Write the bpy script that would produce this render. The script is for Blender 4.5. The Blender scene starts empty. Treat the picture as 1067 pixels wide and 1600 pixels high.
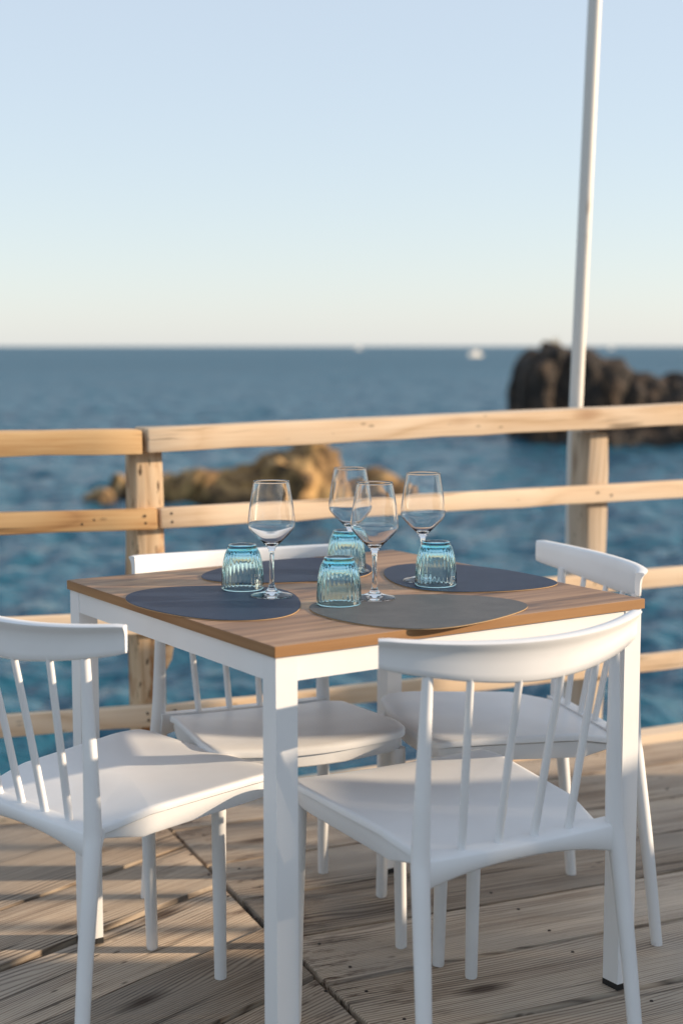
import bpy, bmesh, math, random
import numpy as np
from mathutils import Vector, Matrix, noise
random.seed(7)
R = math.radians
scene = bpy.context.scene
C = scene.collection

# ------------------------------------------------------------------ camera, sky, sun, exposure
F_PX, CAM_H, PITCH = 2316.8, 1.21534, 0.111355          # focal length in photo pixels, eye height, downward pitch
cam = bpy.data.cameras.new('camera')
cam_o = bpy.data.objects.new('camera', cam); C.objects.link(cam_o)
cam.sensor_fit = 'VERTICAL'; cam.sensor_height = 36.0; cam.sensor_width = 24.0
cam.lens = F_PX / 1600 * 36.0
cam.clip_start = 0.05; cam.clip_end = 60000
cam_o.location = (0, 0, CAM_H)
cam_o.rotation_euler = (math.pi / 2 - PITCH, 0, 0)
cam.dof.use_dof = True; cam.dof.focus_distance = 2.72; cam.dof.aperture_fstop = 2.6
scene.camera = cam_o

SUN_EL, SUN_SIDE = R(15.0), R(-1.0)                      # low sun, square from the right
sdir = Vector((math.cos(SUN_EL) * math.cos(SUN_SIDE), -math.cos(SUN_EL) * math.sin(SUN_SIDE), math.sin(SUN_EL)))
world = bpy.data.worlds.new('World'); scene.world = world; world.use_nodes = True
wn = world.node_tree; wn.nodes.clear()
sky = wn.nodes.new('ShaderNodeTexSky'); sky.sky_type = 'NISHITA'; sky.sun_disc = False
sky.sun_elevation = SUN_EL
sky.sun_rotation = math.atan2(sdir.x, sdir.y)
sky.air_density = 1.0; sky.dust_density = 0.35; sky.ozone_density = 1.0; sky.altitude = 0
bg = wn.nodes.new('ShaderNodeBackground'); bg.inputs[1].default_value = 0.048
wo = wn.nodes.new('ShaderNodeOutputWorld')
hz = wn.nodes.new('ShaderNodeVectorMath'); hz.operation = 'ADD'      # even summer haze over the whole sky
hz.inputs[1].default_value = (0.330/0.048, 0.370/0.048, 0.426/0.048)
wn.links.new(sky.outputs[0], hz.inputs[0]); wn.links.new(hz.outputs[0], bg.inputs[0]); wn.links.new(bg.outputs[0], wo.inputs[0])
sun = bpy.data.lights.new('sun', 'SUN'); sun.energy = 5.0; sun.angle = R(0.53); sun.color = (1.0, 0.78, 0.55)
sun_o = bpy.data.objects.new('sun', sun); C.objects.link(sun_o)
sun_o.rotation_euler = (-sdir).to_track_quat('-Z', 'Y').to_euler()
scene.view_settings.view_transform = 'Standard'; scene.view_settings.look = 'None'
scene.view_settings.exposure = 0.5; scene.view_settings.gamma = 1.0
scene.view_settings.use_curve_mapping = False
scene.cycles.use_denoising = True
scene.cycles.max_bounces = 26; scene.cycles.transmission_bounces = 26; scene.cycles.diffuse_bounces = 4; scene.cycles.transparent_max_bounces = 16
scene.cycles.sample_clamp_indirect = 8.0
scene.cycles.caustics_refractive = True; scene.cycles.caustics_reflective = False

# ------------------------------------------------------------------ helpers
def photo_point(px, py, z):
    """where the ray through a photo pixel meets the horizontal plane at height z"""
    u = (px - 533.5) / F_PX; w = (py - 800) / F_PX
    c, s = math.cos(PITCH), math.sin(PITCH)
    d = Vector((u, c - w * s, -s - w * c))
    t = (z - CAM_H) / d.z
    return Vector((0, 0, CAM_H)) + d * t

def link(name, me, mat=None, parent=None):
    o = bpy.data.objects.new(name, me); C.objects.link(o)
    if mat is not None and me is not None and not me.materials: me.materials.append(mat)
    if parent is not None: o.parent = parent
    return o

def mesh_from(verts, faces, smooth=None, name='mesh'):
    me = bpy.data.meshes.new(name)
    me.from_pydata([tuple(v) for v in verts], [], faces); me.update()
    if smooth is not None: shade(me, smooth)
    return me

def shade(me, angle):
    for p in me.polygons: p.use_smooth = True
    if angle < 179: me.set_sharp_from_angle(angle=R(angle))

def bm_mesh(bm, smooth=None, name='mesh'):
    bmesh.ops.recalc_face_normals(bm, faces=bm.faces[:])
    me = bpy.data.meshes.new(name); bm.to_mesh(me); bm.free()
    if smooth is not None: shade(me, smooth)
    return me

def bevelled(bm, w, seg=2, ang=30):
    es = [e for e in bm.edges if len(e.link_faces) == 2 and e.calc_face_angle(0) > R(ang)]
    if es: bmesh.ops.bevel(bm, geom=es, offset=w, segments=seg, profile=0.5, affect='EDGES', clamp_overlap=True)
    return bm

def box_bm(x0, x1, y0, y1, z0, z1, bm=None):
    bm = bm or bmesh.new()
    v = [bm.verts.new(p) for p in ((x0,y0,z0),(x1,y0,z0),(x1,y1,z0),(x0,y1,z0),(x0,y0,z1),(x1,y0,z1),(x1,y1,z1),(x0,y1,z1))]
    for f in ((0,3,2,1),(4,5,6,7),(0,1,5,4),(1,2,6,5),(2,3,7,6),(3,0,4,7)): bm.faces.new([v[i] for i in f])
    return bm

def box(x0, x1, y0, y1, z0, z1, bev=0.0, seg=2):
    bm = box_bm(x0, x1, y0, y1, z0, z1)
    if bev: bevelled(bm, bev, seg)
    return bm_mesh(bm, 40 if bev else None)

def prism(poly, z0, z1, bev=0.0, seg=1, smooth=40):
    bm = bmesh.new()
    a = [bm.verts.new((p[0], p[1], z0)) for p in poly]; b = [bm.verts.new((p[0], p[1], z1)) for p in poly]
    n = len(poly)
    bm.faces.new(a[::-1]); bm.faces.new(b)
    for i in range(n): bm.faces.new((a[i], a[(i+1) % n], b[(i+1) % n], b[i]))
    if bev: bevelled(bm, bev, seg)
    return bm_mesh(bm, smooth)

def tube(path, radii, seg=16, squash=None):
    """round bar through the points of path, one radius per point"""
    path = [Vector(p) for p in path]; verts = []; faces = []
    n = len(path)
    for i, p in enumerate(path):
        t = (path[min(i+1, n-1)] - path[max(i-1, 0)]).normalized()
        ref = Vector((0, 1, 0)) if abs(t.y) < 0.9 else Vector((1, 0, 0))
        a = t.cross(ref).normalized(); b = t.cross(a).normalized()
        for k in range(seg):
            q = 2 * math.pi * k / seg
            verts.append(p + (a * math.cos(q) + b * math.sin(q)) * radii[i])
    for i in range(n - 1):
        for k in range(seg):
            faces.append((i*seg+k, i*seg+(k+1) % seg, (i+1)*seg+(k+1) % seg, (i+1)*seg+k))
    faces.append(tuple(range(seg))[::-1]); faces.append(tuple((n-1)*seg+k for k in range(seg)))
    bm = bmesh.new(); vs = [bm.verts.new(v) for v in verts]
    for f in faces: bm.faces.new([vs[i] for i in f])
    return bm_mesh(bm, 50)

def lerp_path(pts, n):
    """Catmull-Rom resample of (point, radius) stations"""
    out = []; m = len(pts)
    for i in range(m - 1):
        p = [np.array(pts[max(0, min(m-1, i+k))], float) for k in (-1, 0, 1, 2)]
        for j in range(n):
            t = j / n
            out.append(0.5*((2*p[1]) + (-p[0]+p[2])*t + (2*p[0]-5*p[1]+4*p[2]-p[3])*t*t + (-p[0]+3*p[1]-3*p[2]+p[3])*t**3))
    out.append(np.array(pts[-1], float)); return out

def lathe(profile, seg, rib=None, smooth=179):
    """profile: list of (r, z); first/last r may be 0. rib(i, theta) -> radius offset"""
    verts = []; faces = []; rings = []
    for i, (r, z) in enumerate(profile):
        if r < 1e-6: rings.append([len(verts)]); verts.append((0, 0, z)); continue
        ring = []
        for k in range(seg):
            a = 2*math.pi*k/seg; rr = r + (rib(i, a) if rib else 0)
            ring.append(len(verts)); verts.append((rr*math.cos(a), rr*math.sin(a), z))
        rings.append(ring)
    for i in range(len(rings)-1):
        A, B = rings[i], rings[i+1]
        for k in range(seg):
            k2 = (k+1) % seg
            if len(A) == 1 and len(B) > 1: faces.append((A[0], B[k2], B[k]))
            elif len(B) == 1 and len(A) > 1: faces.append((A[k], A[k2], B[0]))
            elif len(A) > 1: faces.append((A[k], A[k2], B[k2], B[k]))
    return mesh_from(verts, faces, smooth)

def rounded_poly(pts, radii, n=6):
    out = []; m = len(pts)
    for i in range(m):
        p = Vector(pts[i]); a = Vector(pts[i-1]); b = Vector(pts[(i+1) % m]); r = radii[i]
        u = (a-p).normalized(); v = (b-p).normalized()
        half = math.acos(max(-1, min(1, u.dot(v)))) / 2
        d = min(r / math.tan(half), 0.45*(a-p).length, 0.45*(b-p).length)
        s, e = p + u*d, p + v*d
        for k in range(n+1):
            t = k/n; out.append((s*(1-t)**2 + p*2*t*(1-t) + e*t*t))
    return out

def thing(name, label, cat, loc=(0,0,0), rotz=0.0, group=None):
    o = bpy.data.objects.new(name, None); C.objects.link(o)
    o.location = loc; o.rotation_euler = (0, 0, rotz); o.empty_display_size = 0.05
    o['label'] = label; o['category'] = cat
    if group: o['group'] = group
    return o

def tag(o, label, cat, group=None):
    o['label'] = label; o['category'] = cat
    if group: o['group'] = group
    return o

# ------------------------------------------------------------------ materials
class NT:
    def __init__(self, name):
        self.m = bpy.data.materials.new(name); self.m.use_nodes = True
        self.t = self.m.node_tree; self.t.nodes.clear()
        self.out = self.t.nodes.new('ShaderNodeOutputMaterial')
    def n(self, typ, **kw):
        nd = self.t.nodes.new('ShaderNode' + typ)
        for k, v in kw.items():
            if k.startswith('i_'):
                key = k[2:]; key = int(key) if key.isdigit() else key.replace('_', ' ')
                nd.inputs[key].default_value = v
            else: setattr(nd, k, v)
        return nd
    def l(self, a, b): self.t.links.new(a, b)
    def ramp(self, fac, stops, interp='LINEAR'):
        r = self.n('ValToRGB'); r.color_ramp.interpolation = interp
        el = r.color_ramp.elements
        while len(el) < len(stops): el.new(0.5)
        for e, (p, c) in zip(el, stops):
            e.position = p; e.color = (c[0], c[1], c[2], 1) if not isinstance(c, (int, float)) else (c, c, c, 1)
        self.l(fac, r.inputs[0]); return r.outputs[0]
    def mix(self, fac, a, b, blend='MIX'):
        m = self.n('Mix', data_type='RGBA', blend_type=blend)
        for s, v in ((m.inputs[0], fac), (m.inputs[6], a), (m.inputs[7], b)):
            if isinstance(v, (int, float)): s.default_value = v
            elif isinstance(v, tuple): s.default_value = (*v, 1) if len(v) == 3 else v
            else: self.l(v, s)
        return m.outputs[2]
    def math(self, op, a, b=None, clamp=False):
        m = self.n('Math', operation=op, use_clamp=clamp)
        for i, v in enumerate((a, b)):
            if v is None: continue
            if isinstance(v, (int, float)): m.inputs[i].default_value = v
            else: self.l(v, m.inputs[i])
        return m.outputs[0]
    def principled(self, **kw):
        p = self.n('BsdfPrincipled'); self.l(p.outputs[0], self.out.inputs[0])
        for k, v in kw.items():
            s = p.inputs[k.replace('_', ' ')]
            if isinstance(v, (int, float)): s.default_value = v
            elif isinstance(v, tuple): s.default_value = (*v, 1) if len(v) == 3 else v
            else: self.l(v, s)
        return p
    def bump(self, h, strength, dist=0.001):
        b = self.n('Bump'); b.inputs['Strength'].default_value = strength; b.inputs['Distance'].default_value = dist
        self.l(h, b.inputs['Height']); return b.outputs[0]
    def coords(self, scale, rnd=True, kind='Object'):
        tc = self.n('TexCoord'); mp = self.n('Mapping'); mp.inputs['Scale'].default_value = scale
        self.l(tc.outputs[kind], mp.inputs['Vector'])
        if rnd:
            oi = self.n('ObjectInfo'); mul = self.math('MULTIPLY', oi.outputs['Random'], 37.0)
            cb = self.n('CombineXYZ'); self.l(mul, cb.inputs[0]); self.l(mul, cb.inputs[1]); self.l(mul, cb.inputs[2])
            self.l(cb.outputs[0], mp.inputs['Location'])
        return mp.outputs[0]

def wood(name, c_dark, c_mid, c_light, ring=14.0, rough=0.7, bump=0.5, knots=0.6, rust=0.0, weather=0.35, vary=0.25, RA=0.30, lo=.30, hi=.78, specks=0.0, stain=0.0):
    """sawn timber with the grain along local X"""
    m = NT(name)
    v = m.coords((0.55, 9.0, 9.0))
    big = m.n('TexNoise', i_Scale=1.0, i_Detail=3.0, i_Roughness=0.55); m.l(v, big.inputs['Vector'])
    v2 = m.coords((1.0, 1.0, 1.0))
    wob = m.n('TexNoise', i_Scale=2.6, i_Detail=2.0); m.l(v2, wob.inputs['Vector'])
    sep = m.n('SeparateXYZ'); m.l(v2, sep.inputs[0])
    # growth rings: lines across the width, bent by slow noise along the length
    warp = m.n('TexNoise', i_Scale=1.0, i_Detail=2.0); m.l(m.coords((0.9, 4.0, 4.0)), warp.inputs['Vector'])
    ph = m.math('ADD', m.math('MULTIPLY', sep.outputs[1], ring * 11.0), m.math('MULTIPLY', warp.outputs[0], ring * 1.8))
    rings = m.math('MULTIPLY', m.math('ABSOLUTE', m.math('SINE', ph)), m.math('MULTIPLY', wob.outputs[0], 1.9))
    fine = m.n('TexNoise', i_Scale=1.0, i_Detail=4.0, i_Roughness=0.65); m.l(m.coords((3.0, 170.0, 170.0)), fine.inputs['Vector'])
    g = m.math('ADD', m.math('MULTIPLY', rings, RA), m.math('MULTIPLY', fine.outputs[0], 1.0-RA))
    g = m.math('ADD', m.math('MULTIPLY', g, 0.7), m.math('MULTIPLY', big.outputs[0], 0.42))
    col = m.ramp(g, [(lo, c_dark), (0.52, c_mid), (hi, c_light)])
    # blotches of weathering
    bl = m.ramp(wob.outputs[0], [(0.35, 0.0), (0.7, 1.0)])
    grey = tuple(sum(c_mid)/3*k for k in (1.02, 0.98, 0.92))
    col = m.mix(m.math('MULTIPLY', bl, weather), col, grey)
    # dark checks running with the grain
    ck = m.n('TexNoise', i_Scale=1.0, i_Detail=2.0, i_Roughness=0.5); m.l(m.coords((1.6, 46.0, 46.0)), ck.inputs['Vector'])
    crack = m.ramp(ck.outputs[0], [(0.30, 1.0), (0.36, 0.0)])
    col = m.mix(m.math('MULTIPLY', crack, 0.75), col, tuple(x*0.28 for x in c_dark))
    # knots
    vo = m.n('TexVoronoi', i_Scale=1.0); vo.feature = 'F1'; m.l(m.coords((2.3, 6.5, 6.5)), vo.inputs['Vector'])
    kn = m.ramp(vo.outputs['Distance'], [(0.05, 1.0), (0.17, 0.0)])
    col = m.mix(m.math('MULTIPLY', kn, knots), col, (c_dark[0]*0.55, c_dark[1]*0.4, c_dark[2]*0.33))
    if specks:
        sp = m.n('TexVoronoi', i_Scale=1.0); m.l(m.coords((14.0, 34.0, 34.0)), sp.inputs['Vector'])
        sn = m.n('TexNoise', i_Scale=3.1, i_Detail=2.0); m.l(v2, sn.inputs['Vector'])
        sf = m.math('MULTIPLY', m.ramp(sp.outputs['Distance'], [(0.08, 1.0), (0.17, 0.0)]), m.ramp(sn.outputs[0], [(0.52, 0.0), (0.60, 1.0)]))
        col = m.mix(m.math('MULTIPLY', sf, specks), col, (0.02, 0.013, 0.009))
    if stain:
        sn = m.n('TexNoise', i_Scale=1.0, i_Detail=5.0, i_Roughness=0.65); m.l(m.coords((5.0, 11.0, 11.0)), sn.inputs['Vector'])
        col = m.mix(m.math('MULTIPLY', m.ramp(sn.outputs[0], [(0.50, 0.0), (0.62, 1.0)]), stain), col, (0.30, 0.115, 0.028))
        pt = m.n('TexNoise', i_Scale=1.0, i_Detail=3.0, i_Roughness=0.6); m.l(m.coords((16.0, 60.0, 60.0)), pt.inputs['Vector'])
        col = m.mix(m.math('MULTIPLY', m.ramp(pt.outputs[0], [(0.62, 0.0), (0.67, 1.0)]), stain), col, (0.05, 0.025, 0.012))
    if rust:
        # iron stain bleeding from the nails at the sawn end (local x = 0)
        tcx = m.n('TexCoord'); sx = m.n('SeparateXYZ'); m.l(tcx.outputs['Object'], sx.inputs[0])
        near = m.ramp(m.math('ABSOLUTE', sx.outputs[0]), [(0.02, 1.0), (0.24, 0.0)])
        st = m.n('TexNoise', i_Scale=1.0, i_Detail=4.0, i_Roughness=0.7); m.l(m.coords((9.0, 30.0, 30.0)), st.inputs['Vector'])
        spots = m.ramp(st.outputs[0], [(0.53, 0.0), (0.66, 1.0)])
        col = m.mix(m.math('MULTIPLY', m.math('MULTIPLY', near, spots), rust), col, (0.045, 0.018, 0.008))
    oi = m.n('ObjectInfo')
    val = m.math('ADD', m.math('MULTIPLY', oi.outputs['Random'], 2*vary), 1.0 - vary)
    hsv = m.n('HueSaturation'); m.l(col, hsv.inputs['Color']); m.l(val, hsv.inputs['Value'])
    hgt = m.math('SUBTRACT', g, m.math('MULTIPLY', crack, 0.8))
    nm = m.bump(hgt, bump, 0.0025)
    m.principled(Base_Color=hsv.outputs[0], Roughness=rough, Normal=nm, Specular_IOR_Level=0.3)
    return m.m

M = {}
M['deck'] = wood('weathered deck timber', (0.070, 0.046, 0.030), (0.30, 0.225, 0.163), (0.56, 0.455, 0.345), ring=34, rough=0.85, bump=1.0, rust=0.9, weather=0.55, knots=0.85, vary=0.28, RA=0.34, lo=.37, hi=.66, specks=.7)
M['joist'] = wood('joist timber', (0.06, 0.04, 0.025), (0.13, 0.09, 0.06), (0.2, 0.14, 0.1), rough=0.85)
M['rail_orange'] = wood('fresh sawn orange pine', (0.34, 0.165, 0.06), (0.56, 0.315, 0.13), (0.68, 0.45, 0.22), ring=12, rough=0.7, bump=0.5, knots=0.6, weather=0.1, vary=0.06, lo=.36, hi=.7, specks=.5)
M['rail_pale'] = wood('sun bleached pine', (0.52, 0.35, 0.20), (0.69, 0.51, 0.34), (0.78, 0.62, 0.45), ring=12, rough=0.75, bump=0.5, knots=0.7, weather=0.15, vary=0.07, lo=.34, hi=.72, specks=.45)
M['post'] = wood('old post timber', (0.34, 0.19, 0.09), (0.58, 0.40, 0.235), (0.70, 0.53, 0.35), ring=9, rough=0.8, bump=0.8, knots=0.9, weather=0.2, vary=0.05, stain=.9)
M['post_grey'] = wood('greyed post timber', (0.26, 0.18, 0.12), (0.50, 0.39, 0.28), (0.62, 0.51, 0.39), ring=14, rough=0.85, bump=0.8, knots=0.6, weather=0.5, vary=0.05, specks=.5)
M['screen'] = wood('screen boards', (0.12, 0.08, 0.05), (0.26, 0.18, 0.12), (0.38, 0.28, 0.19), rough=0.85)

def white_plastic():
    m = NT('matt white polypropylene')
    nz = m.n('TexNoise', i_Scale=900.0, i_Detail=2.0); m.l(m.coords((1,1,1)), nz.inputs['Vector'])
    sm = m.n('TexNoise', i_Scale=7.0, i_Detail=4.0); m.l(m.coords((1,1,1)), sm.inputs['Vector'])
    c = m.mix(m.ramp(sm.outputs[0], [(0.35, 0.0), (0.75, 1.0)]), (0.77, 0.78, 0.79), (0.715, 0.72, 0.725))
    m.principled(Base_Color=c, Roughness=0.40, Normal=m.bump(nz.outputs[0], 0.12, 0.0004), Specular_IOR_Level=0.4)
    return m.m
M['plastic'] = white_plastic()
def white_paint():
    m = NT('white powder coated steel')
    nz = m.n('TexNoise', i_Scale=1400.0, i_Detail=1.0); m.l(m.coords((1,1,1)), nz.inputs['Vector'])
    sm = m.n('TexNoise', i_Scale=5.0, i_Detail=5.0); m.l(m.coords((1,1,1)), sm.inputs['Vector'])
    c = m.mix(m.ramp(sm.outputs[0], [(0.4, 0.0), (0.8, 1.0)]), (0.79, 0.80, 0.81), (0.74, 0.745, 0.75))
    m.principled(Base_Color=c, Roughness=0.4, Normal=m.bump(nz.outputs[0], 0.10, 0.0003))
    return m.m
M['steel'] = white_paint()
m = NT('black rubber'); m.principled(Base_Color=(0.012, 0.012, 0.013), Roughness=0.6); M['rubber'] = m.m
m = NT('dark iron nail'); m.principled(Base_Color=(0.03, 0.02, 0.016), Roughness=0.7, Metallic=0.3); M['iron'] = m.m
def pole_paint():
    m = NT('worn white pole paint')
    a = m.n('TexNoise', i_Scale=1.0, i_Detail=5.0, i_Roughness=0.7); m.l(m.coords((30, 30, 4)), a.inputs['Vector'])
    c = m.mix(m.ramp(a.outputs[0], [(0.60, 0.0), (0.70, 1.0)]), (0.66, 0.64, 0.60), (0.34, 0.30, 0.26))
    m.principled(Base_Color=c, Roughness=0.5); return m.m
M['pole'] = pole_paint()

def tabletop_mat(edge=False):
    m = NT('oak laminate edge' if edge else 'oak laminate top')
    v = m.coords((1.2, 34.0, 34.0), rnd=False)
    a = m.n('TexNoise', i_Scale=1.0, i_Detail=6.0, i_Roughness=0.62); m.l(v, a.inputs['Vector'])
    b = m.n('TexNoise', i_Scale=1.0, i_Detail=3.0); m.l(m.coords((0.8, 6.0, 6.0), rnd=False), b.inputs['Vector'])
    g = m.math('ADD', m.math('MULTIPLY', a.outputs[0], 0.6), m.math('MULTIPLY', b.outputs[0], 0.4))
    if edge: col = m.ramp(g, [(0.34, (0.13, 0.062, 0.024)), (0.5, (0.26, 0.135, 0.056)), (0.66, (0.37, 0.205, 0.09))])
    else:
        col = m.ramp(g, [(0.38, (0.085, 0.043, 0.02)), (0.46, (0.225, 0.122, 0.062)), (0.54, (0.335, 0.19, 0.10)), (0.62, (0.45, 0.275, 0.155))])
        dk = m.n('TexNoise', i_Scale=1.0, i_Detail=4.0, i_Roughness=0.6, i_Distortion=0.4); m.l(m.coords((2.2, 11.0, 11.0), rnd=False), dk.inputs['Vector'])
        col = m.mix(m.ramp(dk.outputs[0], [(0.54, 0.0), (0.66, 0.75)]), col, (0.085, 0.052, 0.036))
    m.principled(Base_Color=col, Roughness=0.45, Normal=m.bump(g, 0.2, 0.0006), Specular_IOR_Level=0.35)
    return m.m
M['top'] = tabletop_mat(); M['top_edge'] = tabletop_mat(True)

def leather(name, c, c2):
    m = NT(name)
    v = m.coords((1,1,1))
    cell = m.n('TexVoronoi', i_Scale=520.0); m.l(v, cell.inputs['Vector'])
    sm = m.n('TexNoise', i_Scale=22.0, i_Detail=5.0, i_Roughness=0.6); m.l(v, sm.inputs['Vector'])
    col = m.mix(m.ramp(sm.outputs[0], [(0.35, 0.0), (0.7, 1.0)]), c, c2)
    m.principled(Base_Color=col, Roughness=0.52, Normal=m.bump(cell.outputs['Distance'], 0.5, 0.0008), Specular_IOR_Level=0.22)
    return m.m
M['navy'] = leather('navy leather', (0.013, 0.026, 0.058), (0.022, 0.038, 0.075))
M['grey_leather'] = leather('grey leather', (0.088, 0.088, 0.088), (0.118, 0.116, 0.113))
m = NT('tan leather edge'); m.principled(Base_Color=(0.50, 0.33, 0.17), Roughness=0.7); M['tan'] = m.m

m = NT('clear glass'); m.principled(Base_Color=(1, 1, 1), Roughness=0.0, IOR=1.5, Transmission_Weight=1.0); M['glass'] = m.m
def blue_glass():
    m = NT('aqua tinted glass'); m.principled(Base_Color=(0.86, 0.98, 1.0), Roughness=0.0, IOR=1.5, Transmission_Weight=1.0)
    ab = m.n('VolumeAbsorption'); ab.inputs['Color'].default_value = (0.0, 0.85, 1.0, 1); ab.inputs['Density'].default_value = 24.0
    m.l(ab.outputs[0], m.out.inputs['Volume']); return m.m
M['aqua'] = blue_glass()

def sea_mat():
    m = NT('sea water')
    tc = m.n('TexCoord')
    def noise_at(sx, sy, det):
        mp = m.n('Mapping'); mp.inputs['Scale'].default_value = (sx, sy, 1.0); m.l(tc.outputs['Object'], mp.inputs['Vector'])
        nz = m.n('TexNoise', i_Scale=1.0, i_Detail=det, i_Roughness=0.55); m.l(mp.outputs[0], nz.inputs['Vector']); return nz.outputs[0]
    big = noise_at(1.0, 2.2, 3.0); mid = noise_at(3.6, 6.0, 4.0)
    h = m.math('ADD', m.math('MULTIPLY', big, 0.7), m.math('MULTIPLY', mid, 0.22))
    patch = noise_at(0.02, 0.05, 3.0)
    col = m.mix(m.ramp(patch, [(0.35, 0.0), (0.65, 1.0)]), (0.011, 0.078, 0.126), (0.015, 0.096, 0.152))
    ln = m.n('VectorMath', operation='LENGTH'); m.l(tc.outputs['Object'], ln.inputs[0])
    far = m.ramp(m.math('DIVIDE', ln.outputs['Value'], 400.0), [(0.05, 0.10), (0.12, 0.28), (0.5, 0.42)])   # ripples too small to model widen the gloss far out
    m.principled(Base_Color=col, Roughness=far, IOR=1.333, Specular_IOR_Level=0.4, Normal=m.bump(h, 0.8, 0.5))
    return m.m
M['sea'] = sea_mat()
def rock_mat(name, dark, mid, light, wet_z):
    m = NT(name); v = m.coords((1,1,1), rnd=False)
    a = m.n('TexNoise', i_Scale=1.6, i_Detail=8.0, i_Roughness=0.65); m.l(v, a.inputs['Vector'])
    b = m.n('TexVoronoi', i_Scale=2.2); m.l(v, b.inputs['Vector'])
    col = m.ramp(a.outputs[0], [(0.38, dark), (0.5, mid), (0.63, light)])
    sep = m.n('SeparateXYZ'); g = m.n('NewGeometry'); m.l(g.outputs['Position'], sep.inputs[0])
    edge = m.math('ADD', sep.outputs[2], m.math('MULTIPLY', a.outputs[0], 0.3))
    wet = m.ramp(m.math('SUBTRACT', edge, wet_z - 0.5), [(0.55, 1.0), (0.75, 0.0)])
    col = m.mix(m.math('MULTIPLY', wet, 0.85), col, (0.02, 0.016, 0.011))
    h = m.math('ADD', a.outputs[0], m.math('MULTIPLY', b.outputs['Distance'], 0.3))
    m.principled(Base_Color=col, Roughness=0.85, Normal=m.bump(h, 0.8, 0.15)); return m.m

# ------------------------------------------------------------------ sea, to the horizon
SEA_Z = -1.6
def build_sea():
    th = sorted(set([round(x, 5) for x in np.linspace(-R(22), R(22), 300)] + [round(x, 5) for x in np.linspace(-math.pi, math.pi, 73)[:-1]]))
    th = np.array(th)
    r = [0.0]; x = 2.0
    while x < 32000:
        r.append(x); x += max(0.045, x * 0.0050) if x < 160 else x * 0.06
    r = np.array(r); nr, nt = len(r), len(th)
    RR, TT = np.meshgrid(r, th, indexing='ij')
    X = RR*np.sin(TT); Y = RR*np.cos(TT); Z = np.zeros_like(X)
    rng = np.random.default_rng(3)
    step = np.maximum(RR*0.0050, 0.045)
    for k in range(46):
        lam = 0.26 * (1.078 ** k)
        if lam > 7: break
        ang = rng.normal(R(-62), R(38)); kx, ky = math.sin(ang)*2*math.pi/lam, math.cos(ang)*2*math.pi/lam
        amp = 0.0108 * min(lam, 1.2) * (0.6 + 0.8*rng.random())
        if lam > 1.2: amp *= (lam/1.2) ** 0.15
        fade = np.clip((lam/step - 2.2) / 2.0, 0, 1)
        ph = kx*X + ky*Y + rng.random()*6.28 + 1.2*np.sin(0.31*X/lam**.5 + 0.23*Y/lam**.5 + k)
        Z += amp*fade*(np.sin(ph) + 0.28*np.sin(2*ph + 1.57))
    Z *= np.clip((30000 - RR)/3000, 0, 1) * np.clip(1 - (np.abs(TT) - R(24))/R(30), 0.0, 1)
    verts = np.stack([X, Y, Z], -1).reshape(-1, 3)
    faces = []
    for i in range(1, nr-1):
        for j in range(nt):
            j2 = (j+1) % nt
            faces.append((i*nt+j, (i+1)*nt+j, (i+1)*nt+j2, i*nt+j2))
    c0 = len(verts); verts = np.vstack([verts, [[0, 0, 0]]])
    for j in range(nt): faces.append((c0, nt+j, nt+(j+1) % nt))
    me = bpy.data.meshes.new('sea'); me.from_pydata(verts.tolist(), [], faces); me.update()
    bm = bmesh.new(); bm.from_mesh(me)
    bmesh.ops.delete(bm, geom=[v for v in bm.verts if not v.link_faces], context='VERTS')
    bmesh.ops.recalc_face_normals(bm, faces=bm.faces[:])
    if sum(f.normal.z for f in bm.faces) < 0: bmesh.ops.reverse_faces(bm, faces=bm.faces[:])
    bm.to_mesh(me); bm.free(); shade(me, 179)
    o = link('sea', me, M['sea']); o.location = (0, 0, SEA_Z); o['kind'] = 'structure'
build_sea()

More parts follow.
